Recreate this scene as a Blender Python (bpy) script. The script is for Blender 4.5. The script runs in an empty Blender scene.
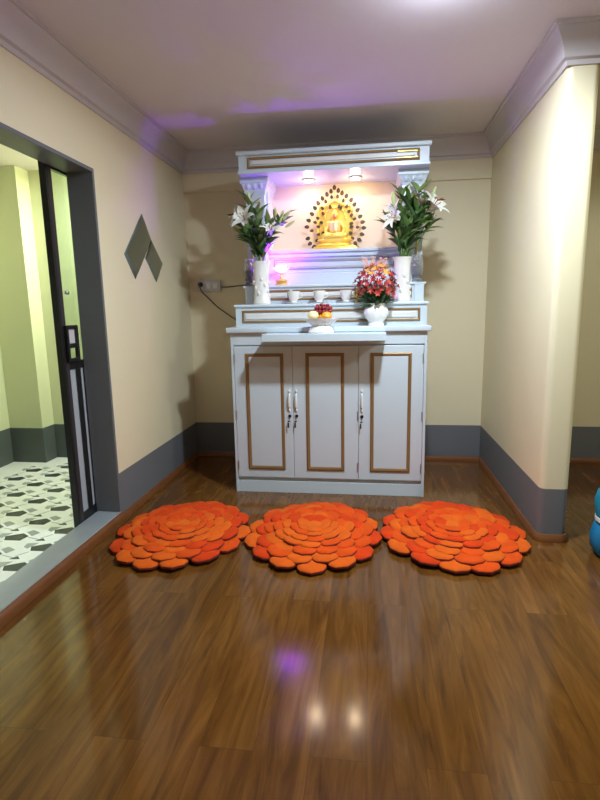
import bpy, bmesh, math, random
from math import sin, cos, pi, radians as R
from mathutils import Vector, Matrix, noise
random.seed(7)
S = bpy.context.scene
C = S.collection

# ------------------------------------------------------------------ camera
cam = bpy.data.cameras.new('camera'); co = bpy.data.objects.new('camera', cam); C.objects.link(co)
RX = Vector((0.99116376, 0.13141491, -0.01801452)); UP = Vector((-0.00532408, 0.17511657, 0.98453331)); FW = Vector((-0.132537, 0.97573783, -0.17426887))
m = Matrix.Identity(4)
for i in range(3):
    m[i][0], m[i][1], m[i][2] = RX[i], UP[i], -FW[i]
m[2][3] = 1.25
co.matrix_world = m
cam.sensor_fit = 'HORIZONTAL'; cam.sensor_width = 36; cam.lens = 514.6 / 600 * 36; cam.clip_start = 0.02
S.camera = co
# ------------------------------------------------------------------ world, lights, exposure
w = bpy.data.worlds.new('world'); S.world = w; w.use_nodes = True
w.node_tree.nodes['Background'].inputs[0].default_value = (0.8, 0.85, 1, 1)
w.node_tree.nodes['Background'].inputs[1].default_value = 0.05
S.view_settings.view_transform = 'Standard'; S.view_settings.look = 'None'; S.view_settings.gamma = 1
S.view_settings.use_curve_mapping = False
S.view_settings.exposure = 0.62

def lamp(name, kind, loc, power, col, size=.1, rot=None, parent=None, **kw):
    d = bpy.data.lights.new(name, kind); d.energy = power; d.color = col
    if kind == 'POINT' or kind == 'SPOT': d.shadow_soft_size = size
    if kind == 'AREA': d.shape = 'DISK'; d.size = size
    for k, v in kw.items(): setattr(d, k, v)
    o = bpy.data.objects.new(name, d); C.objects.link(o); o.location = loc
    if rot: o.rotation_euler = rot
    if parent: o.parent = parent
    return o
lamp('room_ceiling_lamp', 'AREA', (.27, 2.25, 2.42), 34, (.76, .89, 1.0), .14)
lamp('room_ceiling_side_glow', 'SPOT', (.27, 2.25, 2.42), 6, (.78, .90, 1.0), .05, spot_size=R(176), spot_blend=.12)
lamp('room_ceiling_glow', 'POINT', (.28, 2.22, 2.33), 3, (.72, .80, 1.0), .06)
lamp('right_fill_light', 'SPOT', (1.95, 1.72, 2.40), 40, (.88, 1.0, .90), .10, spot_size=R(172), spot_blend=.2)  # unseen fill added to brighten the partition end and left wall
lamp('side_room_lamp', 'AREA', (-1.85, 3.86, 2.33), 21, (.90, 1.0, .86), .2)

# ------------------------------------------------------------------ materials
def mat(name, col, rough=.5, metal=0, emit=None, es=0, trans=0, coat=0, bump=0, bscale=60, vary=0, vscale=4, sub=0, spec=.5, alpha=1):
    M = bpy.data.materials.new(name); M.use_nodes = True; nt = M.node_tree; b = nt.nodes['Principled BSDF']
    b.inputs['Base Color'].default_value = (*col, 1); b.inputs['Roughness'].default_value = rough; b.inputs['Metallic'].default_value = metal
    b.inputs['Transmission Weight'].default_value = trans; b.inputs['Coat Weight'].default_value = coat
    b.inputs['Specular IOR Level'].default_value = spec; b.inputs['Alpha'].default_value = alpha
    if sub: b.inputs['Subsurface Weight'].default_value = sub; b.inputs['Subsurface Radius'].default_value = (.01, .006, .004)
    if emit: b.inputs['Emission Color'].default_value = (*emit, 1); b.inputs['Emission Strength'].default_value = es
    tc = nt.nodes.new('ShaderNodeTexCoord')
    n = nt.nodes.new('ShaderNodeTexNoise'); n.inputs['Scale'].default_value = vscale; n.inputs['Detail'].default_value = 4
    nt.links.new(tc.outputs['Object'], n.inputs['Vector'])
    if vary:
        mx = nt.nodes.new('ShaderNodeMix'); mx.data_type = 'RGBA'
        mx.inputs[6].default_value = (*[c * (1 - vary) for c in col], 1); mx.inputs[7].default_value = (*[min(1, c * (1 + vary)) for c in col], 1)
        nt.links.new(n.outputs['Fac'], mx.inputs[0]); nt.links.new(mx.outputs[2], b.inputs['Base Color'])
    if bump:
        n2 = nt.nodes.new('ShaderNodeTexNoise'); n2.inputs['Scale'].default_value = bscale; n2.inputs['Detail'].default_value = 3
        nt.links.new(tc.outputs['Object'], n2.inputs['Vector'])
        bp = nt.nodes.new('ShaderNodeBump'); bp.inputs['Strength'].default_value = bump; bp.inputs['Distance'].default_value = .004
        nt.links.new(n2.outputs['Fac'], bp.inputs['Height']); nt.links.new(bp.outputs[0], b.inputs['Normal'])
    return M

def wall_mat(name, top, low, zsplit=.292):
    """cream paint above a painted grey dado band"""
    M = mat(name, top, .55, bump=.06, bscale=25); nt = M.node_tree; b = nt.nodes['Principled BSDF']
    tc = nt.nodes.new('ShaderNodeTexCoord'); sp = nt.nodes.new('ShaderNodeSeparateXYZ'); nt.links.new(tc.outputs['Object'], sp.inputs[0])
    gt = nt.nodes.new('ShaderNodeMath'); gt.operation = 'GREATER_THAN'; gt.inputs[1].default_value = zsplit
    nt.links.new(sp.outputs[2], gt.inputs[0])
    n = nt.nodes.new('ShaderNodeTexNoise'); n.inputs['Scale'].default_value = 1.6; n.inputs['Detail'].default_value = 5
    nt.links.new(tc.outputs['Object'], n.inputs['Vector'])
    v = nt.nodes.new('ShaderNodeMix'); v.data_type = 'RGBA'
    v.inputs[6].default_value = (*[c * .96 for c in top], 1); v.inputs[7].default_value = (*[min(1, c * 1.03) for c in top], 1)
    nt.links.new(n.outputs['Fac'], v.inputs[0])
    mx = nt.nodes.new('ShaderNodeMix'); mx.data_type = 'RGBA'; mx.inputs[6].default_value = (*low, 1)
    nt.links.new(gt.outputs[0], mx.inputs[0]); nt.links.new(v.outputs[2], mx.inputs[7]); nt.links.new(mx.outputs[2], b.inputs['Base Color'])
    return M

def wood_floor():
    M = bpy.data.materials.new('laminate_planks'); M.use_nodes = True; nt = M.node_tree; b = nt.nodes['Principled BSDF']; N = nt.nodes.new; K = nt.links.new
    tc = N('ShaderNodeTexCoord'); sp = N('ShaderNodeSeparateXYZ'); K(tc.outputs['Object'], sp.inputs[0])
    cb = N('ShaderNodeCombineXYZ'); K(sp.outputs[1], cb.inputs[0]); K(sp.outputs[0], cb.inputs[1])
    br = N('ShaderNodeTexBrick'); K(cb.outputs[0], br.inputs['Vector']); br.offset = .37; br.offset_frequency = 2
    br.inputs['Scale'].default_value = 1; br.inputs['Brick Width'].default_value = 1.25; br.inputs['Row Height'].default_value = .162
    br.inputs['Mortar Size'].default_value = .0009; br.inputs['Mortar Smooth'].default_value = .3; br.inputs['Bias'].default_value = 0
    br.inputs['Color1'].default_value = (.0, .0, .0, 1); br.inputs['Color2'].default_value = (1, 1, 1, 1); br.inputs['Mortar'].default_value = (.5, .5, .5, 1)
    # each plank shifts its own grain
    sh = N('ShaderNodeVectorMath'); sh.operation = 'MULTIPLY_ADD'; K(br.outputs['Color'], sh.inputs[0]); sh.inputs[1].default_value = (7.3, 3.1, 5.7); K(tc.outputs['Object'], sh.inputs[2])
    mp = N('ShaderNodeMapping'); mp.inputs['Scale'].default_value = (13, 1.5, 1); K(sh.outputs[0], mp.inputs['Vector'])
    g = N('ShaderNodeTexNoise'); g.inputs['Scale'].default_value = 1.3; g.inputs['Detail'].default_value = 6; g.inputs['Roughness'].default_value = .6; g.inputs['Distortion'].default_value = 1.2; K(mp.outputs[0], g.inputs['Vector'])
    mp2 = N('ShaderNodeMapping'); mp2.inputs['Scale'].default_value = (90, 5, 1); K(sh.outputs[0], mp2.inputs['Vector'])
    f = N('ShaderNodeTexNoise'); f.inputs['Scale'].default_value = 1; f.inputs['Detail'].default_value = 3; K(mp2.outputs[0], f.inputs['Vector'])
    r = N('ShaderNodeValToRGB'); K(g.outputs['Fac'], r.inputs[0])
    e = r.color_ramp.elements; e[0].position = .30; e[0].color = (.085, .030, .007, 1); e[1].position = .72; e[1].color = (.225, .090, .017, 1)
    x = e.new(.5); x.color = (.150, .058, .010, 1)
    m1 = N('ShaderNodeMix'); m1.data_type = 'RGBA'; m1.blend_type = 'MULTIPLY'; m1.inputs[0].default_value = .22; K(r.outputs[0], m1.inputs[6])
    r2 = N('ShaderNodeValToRGB'); K(f.outputs['Fac'], r2.inputs[0]); r2.color_ramp.elements[0].color = (.55, .5, .45, 1); r2.color_ramp.elements[0].position = .3; r2.color_ramp.elements[1].position = .65
    K(r2.outputs[0], m1.inputs[7])
    m2 = N('ShaderNodeMix'); m2.data_type = 'RGBA'; m2.blend_type = 'MULTIPLY'; m2.inputs[0].default_value = 1; K(m1.outputs[2], m2.inputs[6])
    r3 = N('ShaderNodeValToRGB'); K(br.outputs['Color'], r3.inputs[0]); r3.color_ramp.elements[0].color = (.88, .87, .86, 1); r3.color_ramp.elements[1].color = (1.1, 1.1, 1.1, 1)
    K(r3.outputs[0], m2.inputs[7])
    m3 = N('ShaderNodeMix'); m3.data_type = 'RGBA'; K(br.outputs['Fac'], m3.inputs[0]); K(m2.outputs[2], m3.inputs[6]); m3.inputs[7].default_value = (.085, .036, .011, 1)
    K(m3.outputs[2], b.inputs['Base Color'])
    b.inputs['Roughness'].default_value = .125; b.inputs['Specular IOR Level'].default_value = .5
    bp = N('ShaderNodeBump'); bp.inputs['Strength'].default_value = .02; bp.inputs['Distance'].default_value = .001; K(f.outputs['Fac'], bp.inputs['Height']); K(bp.outputs[0], b.inputs['Normal'])
    return M

CREAM = (.83, .73, .50); GREY = (.165, .168, .18)
M_wall = wall_mat('cream_paint_with_grey_dado', CREAM, GREY)
M_wside = wall_mat('pale_green_paint_with_grey_dado', (.72, .74, .50), (.10, .115, .115), .30)
M_ceil = mat('ceiling_paint', (.76, .70, .70), .75, vary=.03, vscale=1.5)
M_crown = mat('crown_plaster', (.62, .57, .57), .6)
M_floor = wood_floor()
M_base = mat('varnished_wood_skirting', (.20, .070, .022), .35, vary=.25, vscale=9)
M_frame = mat('grey_door_paint', (.155, .158, .168), .45)
M_sill = mat('grey_sill_stone', (.34, .37, .39), .4, vary=.08, vscale=12)
M_black = mat('black_aluminium', (.012, .012, .013), .35)
M_dkbrown = mat('dark_bronze_aluminium', (.045, .035, .038), .35)
M_glass = mat('clear_green_glass', (.86, .97, .90), .02, trans=1, spec=.4)
M_frost = mat('frosted_grey_panel', (.42, .46, .50), .5)
M_white = mat('white_lacquer', (.60, .685, .75), .28, coat=.2)
M_white2 = mat('white_lacquer_panel', (.575, .66, .72), .3, coat=.2)
M_gold = mat('antique_gold_trim', (.27, .155, .06), .45, metal=.25)
M_goldb = mat('bright_gold_trim', (.80, .60, .16), .3, metal=.6)
M_cream = mat('peach_back_panel', (.86, .70, .57), .5)
M_tpanel = mat('tier_panel_lacquer', (.72, .70, .67), .35)
M_dark = mat('dark_gap', (.06, .055, .05), .7)
M_steel = mat('brushed_steel', (.6, .6, .62), .3, metal=1)
M_key = mat('dark_key_metal', (.03, .028, .03), .4, metal=.5)
M_porc = mat('white_porcelain', (.82, .80, .76), .18, coat=.4, bump=.25, bscale=70)
M_porcp = mat('plain_white_porcelain', (.84, .82, .79), .15, coat=.4)
M_stat = mat('polished_gold', (1.0, .72, .16), .32, metal=.5)
M_halo = mat('dark_bodhi_leaf', (.055, .05, .03), .4, metal=.2)
M_halor = mat('red_leaf_gem', (.55, .06, .03), .2)
M_flesh = mat('bronze_face', (.75, .33, .12), .35, metal=.4)
M_robe = mat('pale_gold_robe', (1.0, .80, .35), .35, metal=.4)
M_leaf = [mat('lily_leaf_deep_green', (.035, .085, .022), .4, vary=.3, vscale=20), mat('lily_leaf_mid_green', (.075, .15, .035), .4, vary=.3, vscale=20), mat('lily_leaf_pale_green', (.20, .27, .09), .45, vary=.2, vscale=20)]
M_lily = mat('white_lily_petal', (.78, .78, .70), .45, sub=.1)
M_bud = mat('green_white_bud', (.50, .56, .26), .45)
M_pinkst = mat('stamen_brown', (.35, .12, .03), .6)
M_reds = [mat('red_flower', (.42, .022, .016), .5), mat('rose_red_flower', (.50, .05, .035), .5), mat('dark_red_flower', (.20, .014, .018), .5)]
M_orf = mat('orange_flower', (.88, .36, .06), .5); M_pkf = mat('pale_pink_flower', (.85, .42, .32), .5)
M_orange = mat('orange_peel', (.88, .40, .04), .4, bump=.3, bscale=400); M_apple = mat('pale_yellow_skin', (.88, .74, .38), .35)
M_grape = mat('red_grape', (.28, .025, .035), .25)
M_teal = mat('teal_cloth', (.005, .22, .34), .55, vary=.25, vscale=14); M_tealb = mat('bright_blue_cloth', (.006, .19, .40), .55)
M_bulb = mat('warm_lamp_glow', (1, .9, .75), .4, emit=(1, .80, .52), es=42)
M_lotus = mat('pink_lotus_glow', (1, .3, .7), .4, emit=(1, .22, .85), es=5)
M_socket = mat('socket_plastic', (.62, .58, .60), .4); M_cord = mat('dark_cord', (.10, .07, .04), .5)
M_mirror = mat('mirror_glass', (.62, .80, .92), .06, metal=1); M_mback = mat('mirror_bevel_edge', (.22, .26, .27), .1, metal=1)
M_tilew = mat('white_marble_tile', (.84, .87, .84), .25, vary=.06, vscale=7); M_tileb = mat('charcoal_tile', (.045, .055, .055), .3); M_tileg = mat('grey_tile', (.33, .36, .34), .3, vary=.1, vscale=9)

def plush(name, col):
    M = mat(name, col, .9, bump=.9, bscale=260, vary=.32, vscale=13, spec=.15)
    b = M.node_tree.nodes['Principled BSDF']; b.inputs['Sheen Weight'].default_value = .2; b.inputs['Sheen Tint'].default_value = (1, .45, .12, 1); b.inputs['Sheen Roughness'].default_value = .5
    return M
M_pet = [plush('orange_plush', (.80, .078, .006)), plush('bright_orange_plush', (.86, .120, .009)), plush('red_orange_plush', (.72, .048, .005))]
M_petc = plush('light_orange_plush', (.88, .14, .011))
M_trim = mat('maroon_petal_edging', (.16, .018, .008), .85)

# ------------------------------------------------------------------ mesh builders
class MB:
    def __init__(s): s.b = bmesh.new(); s.mi = 0
    def _tag(s, fs):
        for f in fs: f.material_index = s.mi
    def box(s, x0, x1, y0, y1, z0, z1, bev=0.0, seg=2):
        t = bmesh.new()
        bmesh.ops.create_cube(t, size=1, matrix=Matrix.Translation(((x0 + x1) / 2, (y0 + y1) / 2, (z0 + z1) / 2)) @ Matrix.Diagonal((abs(x1 - x0), abs(y1 - y0), abs(z1 - z0), 1)))
        if bev: bmesh.ops.bevel(t, geom=t.edges[:], offset=bev, segments=seg, profile=.5, affect='EDGES')
        return s.merge(t)
    def merge(s, t, M=None):
        vs = [s.b.verts.new(M @ v.co if M else v.co) for v in t.verts]
        t.verts.index_update()
        for f in t.faces:
            try: nf = s.b.faces.new([vs[v.index] for v in f.verts]); nf.material_index = s.mi if f.material_index == 0 else f.material_index
            except ValueError: pass
        t.free(); return s
    def lathe(s, prof, c=(0, 0, 0), seg=24, sx=1, sy=1, fl=None):
        """prof: list of (r,z); fl(angle, k) scales radius"""
        rings = []
        for k, (r, z) in enumerate(prof):
            if r < 1e-5: rings.append([s.b.verts.new((c[0], c[1], c[2] + z))])
            else:
                rings.append([s.b.verts.new((c[0] + r * sx * cos(2 * pi * i / seg) * (fl(2 * pi * i / seg, k) if fl else 1), c[1] + r * sy * sin(2 * pi * i / seg) * (fl(2 * pi * i / seg, k) if fl else 1), c[2] + z)) for i in range(seg)])
        for a, b in zip(rings, rings[1:]):
            for i in range(seg):
                j = (i + 1) % seg
                q = [a[i % len(a)], a[j % len(a)], b[j % len(b)], b[i % len(b)]]
                q2 = []
                for v in q:
                    if v not in q2: q2.append(v)
                if len(q2) > 2: s.b.faces.new(q2).material_index = s.mi
        return s
    def ball(s, c, r, sx=1, sy=1, sz=1, u=14, v=9):
        return s.lathe([(r * sin(pi * k / v) * 1.0 if 0 < k < v else 0, -r * sz * cos(pi * k / v)) for k in range(v + 1)], c, u, sx, sy)
    def tube(s, pts, rad, seg=8, cap=True):
        pts = [Vector(p) for p in pts]; n = len(pts); rs = rad if isinstance(rad, (list, tuple)) else [rad] * n
        rings = []; prev = None
        for i, p in enumerate(pts):
            d = (pts[min(i + 1, n - 1)] - pts[max(i - 1, 0)]).normalized()
            if prev is None: a = d.cross(Vector((0, 0, 1)) if abs(d.z) < .9 else Vector((1, 0, 0))).normalized()
            else: a = (prev - d * prev.dot(d)).normalized()
            prev = a; b = d.cross(a)
            rings.append([s.b.verts.new(p + (a * cos(2 * pi * k / seg) + b * sin(2 * pi * k / seg)) * rs[i]) for k in range(seg)])
        for A, B in zip(rings, rings[1:]):
            for k in range(seg): s.b.faces.new([A[k], A[(k + 1) % seg], B[(k + 1) % seg], B[k]]).material_index = s.mi
        if cap: s.b.faces.new(rings[0][::-1]).material_index = s.mi; s.b.faces.new(rings[-1]).material_index = s.mi
        return s
    def prism(s, poly, M, d):
        """poly in local xy, extruded along local z by d, transformed by M"""
        a = [s.b.verts.new(M @ Vector((x, y, 0))) for x, y in poly]; b = [s.b.verts.new(M @ Vector((x, y, d))) for x, y in poly]
        n = len(poly); fs = [s.b.faces.new(a[::-1]), s.b.faces.new(b)]
        for i in range(n): fs.append(s.b.faces.new([a[i], a[(i + 1) % n], b[(i + 1) % n], b[i]]))
        s._tag(fs); return s
    def frame(s, x0, x1, z0, z1, y, w, d, prof=3):
        """picture-frame moulding on a plane y (facing -y): a ring with a rounded profile of width w, height d, mitred"""
        lv = [(0, 0), (0, d * .6), (w * .3, d), (w * .65, d * .85), (w, d * .3), (w, 0)]
        rings = []
        for o, h in lv:
            rings.append([s.b.verts.new(p) for p in ((x0 + o, y - h, z0 + o), (x1 - o, y - h, z0 + o), (x1 - o, y - h, z1 - o), (x0 + o, y - h, z1 - o))])
        for a, b in zip(rings, rings[1:] + rings[:1]):
            for i in range(4): s.b.faces.new([a[i], a[(i + 1) % 4], b[(i + 1) % 4], b[i]]).material_index = s.mi
        return s
    def quadstrip(s, rows):
        vr = [[s.b.verts.new(p) for p in r] for r in rows]
        for a, b in zip(vr, vr[1:]):
            for i in range(len(a) - 1): s.b.faces.new([a[i], a[i + 1], b[i + 1], b[i]]).material_index = s.mi
        return s
    def build(s, name, mats, parent=None, smooth=True, loc=None):
        me = bpy.data.meshes.new(name); bmesh.ops.recalc_face_normals(s.b, faces=s.b.faces[:]); s.b.to_mesh(me); s.b.free()
        for k in (mats if isinstance(mats, (list, tuple)) else [mats]): me.materials.append(k)
        if smooth:
            me.polygons.foreach_set('use_smooth', [True] * len(me.polygons))
            try: me.set_sharp_from_angle(angle=R(40))
            except Exception: pass
        o = bpy.data.objects.new(name, me); C.objects.link(o)
        if parent: o.parent = parent
        if loc: o.location = loc
        return o

def tag(o, label, cat, group=None, kind=None):
    o['label'] = label; o['category'] = cat
    if group: o['group'] = group
    if kind: o['kind'] = kind
    return o
def thing(name, label, cat, loc=(0, 0, 0), group=None, rz=0):
    o = bpy.data.objects.new(name, None); C.objects.link(o); o.location = loc; o.rotation_euler.z = rz; o.empty_display_size = .05
    return tag(o, label, cat, group)
def struct(o): o['kind'] = 'structure'; return o

def sweep(mb, path, prof, i0=0, i1=None):
    """sweep profile (offset to the right of travel, z) along a plan path with mitres"""
    P = [Vector((p[0], p[1])) for p in path]; n = len(P); i1 = n - 1 if i1 is None else i1
    rings = []
    for i in range(i0, i1 + 1):
        ns = []
        if i > 0: d = (P[i] - P[i - 1]).normalized(); ns.append(Vector((d.y, -d.x)))
        if i < n - 1: d = (P[i + 1] - P[i]).normalized(); ns.append(Vector((d.y, -d.x)))
        b = sum(ns, Vector((0, 0))).normalized(); k = 1 / max(.3, b.dot(ns[0]))
        rings.append([mb.b.verts.new((P[i].x + b.x * k * o, P[i].y + b.y * k * o, z)) for o, z in prof])
    for A, B in zip(rings, rings[1:]):
        for j in range(len(prof)): mb.b.faces.new([A[j], A[(j + 1) % len(prof)], B[(j + 1) % len(prof)], B[j]])
    mb.b.faces.new(rings[0]); mb.b.faces.new(rings[-1][::-1])
    return mb

# ------------------------------------------------------------------ room shell
XL, XR, YB, ZC = -1.491, .90, 4.233, 2.48
YF, XFR = -1.6, 3.2
WT = .138
struct(MB().box(XL - WT, XFR, YF, YB + .2, -.1, 0).build('floor', M_floor, smooth=False))
struct(MB().box(XL - WT, XFR, YF, YB + .2, ZC, ZC + .1).build('ceiling', M_ceil, smooth=False))
DY0, DY1, DZ = .9, 2.80, 2.02          # doorway in the left wall
b = MB(); b.box(XL - WT, XL, YF, DY0, 0, ZC); b.box(XL - WT, XL, DY1, YB + .2, 0, ZC); b.box(XL - WT, XL, DY0, DY1, DZ, ZC)
struct(b.build('wall_left', M_wall, smooth=False))
b = MB(); b.box(XL, XFR, YB, YB + .2, 0, ZC); b.box(XL, XR, YB - .022, YB, 2.184, ZC, .004)
struct(b.build('wall_back', M_wall, smooth=False))
# partition on the right with rounded free end
PY = 2.735; PX1 = 1.045; pr = .032
part_path = [(XR, YB)] + [(XR, PY + pr)] + [(XR + pr - pr * cos(a), PY + pr - pr * sin(a)) for a in [pi / 2 * k / 6 for k in range(1, 7)]]
part_path += [(PX1 - pr + pr * sin(a), PY + pr - pr * cos(a)) for a in [pi / 2 * k / 6 for k in range(0, 7)]] + [(PX1, YB)]
b = MB(); b.prism(part_path, Matrix.Identity(4), ZC)
struct(b.build('wall_right', M_wall))
struct(MB().box(XFR, XFR + .1, YF, YB + .2, 0, ZC).build('wall_far_right', M_wall, smooth=False))
struct(MB().box(XL - WT, XFR + .1, YF - .1, YF, 0, ZC).build('wall_rear', M_wall, smooth=False))
# crown moulding
crown_path = [(XL, YF), (XL, YB - .022), (XR, YB - .022), (XR, PY), (PX1, PY), (PX1, YB), (XFR, YB)]
inner = [(XL, YF), (XL, YB - .022), (XR, YB - .022)] + part_path[1:-1] + [(PX1, YB), (XFR, YB)]
crown = [(0, 2.325), (.010, 2.325), (.014, 2.345), (.030, 2.352), (.036, 2.385), (.055, 2.425), (.080, 2.450), (.082, 2.462), (.094, 2.464), (.094, ZC), (0, ZC)]
struct(sweep(MB(), crown_path, crown).build('trim_1', M_crown))
skirt = [(0, 0), (.020, 0), (.020, .018), (.014, .030), (.010, .040), (0, .040)]
struct(sweep(MB(), inner, skirt, 1, 2).build('baseboard_back', M_base))
struct(sweep(MB(), inner, skirt, 2, len(inner) - 2).build('baseboard_right', M_base))
b = MB(); sweep(b, [(XL, DY1), (XL, YB), (XR, YB)], skirt, 0, 1)
struct(b.build('baseboard_left', M_base))
struct(sweep(MB(), [(PX1, YB), (XFR, YB)], skirt).build('baseboard_far_right', M_base))

# doorway: grey lining, sill with timber face
d1 = bpy.data.objects.new('door_1', None); C.objects.link(d1); struct(d1)
b = MB(); b.box(XL - WT - .01, XL + .003, DY1 - .02, DY1, .06, DZ, .002); b.build('door_jamb', M_frame, d1, False)
b = MB(); b.box(XL - WT - .01, XL + .003, DY0, DY0 + .02, .06, DZ, .002); b.build('door_jamb', M_frame, d1, False)
b = MB(); b.box(XL - WT - .01, XL + .003, DY0 + .02, DY1 - .02, DZ - .02, DZ, .002); b.build('door_head', M_frame, d1, False)
b = MB(); b.box(XL - WT - .01, XL + .002, DY0, DY1, 0, .058, .003); b.build('door_sill', M_sill, d1, False)
b = MB(); b.prism([(0, 0), (.020, 0), (.020, .03), (.014, .045), (.004, .052), (0, .052)], Matrix(((1, 0, 0, XL + .002), (0, 0, 1, DY0), (0, 1, 0, 0), (0, 0, 0, 1))), DY1 - DY0 - .002)
b.build('sill_skirting', M_base, d1)

# sliding glass door leaf, standing in the outer edge of the doorway, mostly pushed behind the wall
lf = thing('sliding_door', 'black framed sliding glass door pushed half open in the left doorway', 'door', (XL - .165, 2.588, 0))
xa, xb = -.019, .018
b = MB(); b.box(xa, xb, 0, .022, .02, 2.06, .002); b.build('leading_stile', M_black, lf, False)
b = MB(); b.box(xa + .006, xb - .004, .022, .058, .02, 2.06, .002); b.build('stile_cover', M_dkbrown, lf, False)
b = MB(); b.box(xa, xb, 1.10, 1.14, .02, 2.06, .002); b.build('trailing_stile', M_black, lf, False)
b = MB(); b.box(xa + .003, xb - .003, .058, 1.10, .02, .105, .002); b.build('bottom_rail', M_black, lf, False)
b = MB(); b.box(xa + .003, xb - .003, .058, 1.10, 1.99, 2.06, .002); b.build('top_rail', M_black, lf, False)
b = MB(); b.box(xa + .003, xb - .003, .058, 1.10, .94, .985, .002); b.build('middle_rail', M_black, lf, False)
b = MB(); b.box(-.004, .004, .058, 1.10, .985, 1.99); b.build('glass_pane', M_glass, lf, False)
b = MB(); b.box(-.006, .006, .058, 1.10, .105, .94); b.build('frosted_panel', M_frost, lf, False)['label'] = 'pale grey frosted lower panel'
b = MB(); b.box(xb - .006, xb + .004, .118, .150, .105, .94, .002); b.build('glazing_bar', M_black, lf, False)
hd = MB()
hx = xb - .002
hd.box(hx, hx + .022, .028, .044, .985, 1.185, .004); hd.box(hx, hx + .022, .118, .136, .985, 1.185, .004)
hd.box(hx, hx + .022, .044, .118, 1.165, 1.185, .004); hd.box(hx, hx + .022, .044, .118, .985, 1.005, .004); hd.box(hx, hx + .022, .044, .118, 1.06, 1.085, .004)
h = hd.build('handle', M_black, lf, False)
MB().box(hx, hx + .008, .044, .118, 1.085, 1.165, .002).build('handle_plate', M_socket, h, False)
MB().lathe([(0, 0), (.012, 0), (.012, .012), (.007, .016), (0, .016)], (0, 0, 0), 12).build('lock_button', M_steel, lf, loc=(hx, .085, 1.36)).rotation_euler = (0, pi / 2, 0)

# adjoining room seen through the doorway
SX0, SY1 = -3.02, 4.06
XO = XL - WT
b = MB(); b.box(SX0, XO - .0, -.8, SY1, -.1, 0); struct(b.build('floor', M_tilew, smooth=False))
fl = MB(); tb = MB()
# patterned tiles: charcoal hexagons, grey wedges, white field, thin joints
dx, dy = .235, .215
tile = MB()
for i in range(7):
    for j in range(24):
        ox = XO - .12 - i * dx; oy = -.6 + j * dy + (i % 2) * dy * .5
        if ox - .2 < SX0 or oy + .2 > SY1: continue
        tile.mi = 0; tile.prism([(ox - .070, oy - .005), (ox - .045, oy - .050), (ox + .050, oy - .048), (ox + .062, oy + .010), (ox + .010, oy + .042)], Matrix.Identity(4), .0012)
        tile.prism([(ox - .095, oy + .065), (ox - .040, oy + .072), (ox - .070, oy + .100)], Matrix.Identity(4), .0010); tile.mi = 1; tile.prism([(ox + .02, oy + .058), (ox + .080, oy + .014), (ox + .10, oy + .06), (ox + .04, oy + .09)], Matrix.Identity(4), .0010)
        tile.prism([(ox - .078, oy - .028), (ox - .058, oy + .044), (ox - .118, oy + .030), (ox - .112, oy - .010)], Matrix.Identity(4), .0008)
        tile.prism([(ox + .073, oy - .008), (ox + .16, oy - .03), (ox + .16, oy - .024), (ox + .073, oy - .002)], Matrix.Identity(4), .0007)
        tile.prism([(ox - .048, oy - .062), (ox - .09, oy - .115), (ox - .084, oy - .117), (ox - .042, oy - .062)], Matrix.Identity(4), .0007)
struct(tile.build('floor_tiles', [M_tileb, M_tileg], smooth=False))
struct(MB().box(SX0 - .2, XO, SY1, SY1 + .1, 0, 2.5).build('wall_side_back', M_wside, smooth=False))
struct(MB().box(SX0 - .1, SX0, -.8, SY1, 0, 2.5).build('wall_side_left', M_wside, smooth=False))
struct(MB().box(SX0 - .1, XO, -.9, -.8, 0, 2.5).build('wall_side_rear', M_wside, smooth=False))
struct(MB().box(SX0, -2.72, SY1 - .16, SY1, 0, 2.38).build('trim_2', M_wside, smooth=False))
struct(MB().box(SX0, XO, -.8, SY1, 2.38, 2.5).build('ceiling', M_ceil, smooth=False))

# ------------------------------------------------------------------ altar cabinet
cb = thing('altar_cabinet', 'white lacquered altar cabinet with three gold framed doors against the back wall', 'cabinet', (-.273, 3.34, 0))
def at(mb): # shift world-built geometry into the cabinet frame
    bmesh.ops.translate(mb.b, verts=mb.b.verts[:], vec=(.273, -3.34, 0)); return mb
x0, x1, yf, yb = -.912, .365, 3.34, 4.10
b = MB(); b.box(x0, x0 + .018, yf, yb, 0, 1.10, .002); b.box(x1 - .018, x1, yf, yb, 0, 1.10, .002); b.box(x0 + .018, x1 - .018, yb - .01, yb, 0, 1.10); b.box(x0 + .018, x1 - .018, yf + .07, yb - .01, .07, .085); b.box(x0 + .018, x1 - .018, yf + .022, yf + .034, .07, 1.02)
b.box(x0 + .018, x1 - .018, yf, yf + .024, 1.02, 1.10, .001)
at(b).build('carcass', M_white, cb, False)
b = MB(); b.box(x0 + .018, x1 - .018, yf + .008, yf + .026, 0, .084, .002); at(b).build('plinth', M_white, cb, False)
b = MB(); b.box(x0 - .023, x1 + .020, 3.315, yb + .01, 1.10, 1.135, .006, 3); at(b).build('countertop', M_white, cb)
b = MB(); b.box(-.66, .102, 3.14, 3.338, 1.052, 1.099, .003); at(b).build('pull_out_shelf', M_white, cb, False)
doors = [(-.892, -.5015, (-.815, -.560), 'R'), (-.4995, -.0685, (-.412, -.160), 'L'), (-.0665, .345, (.010, .270), 'L')]
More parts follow.
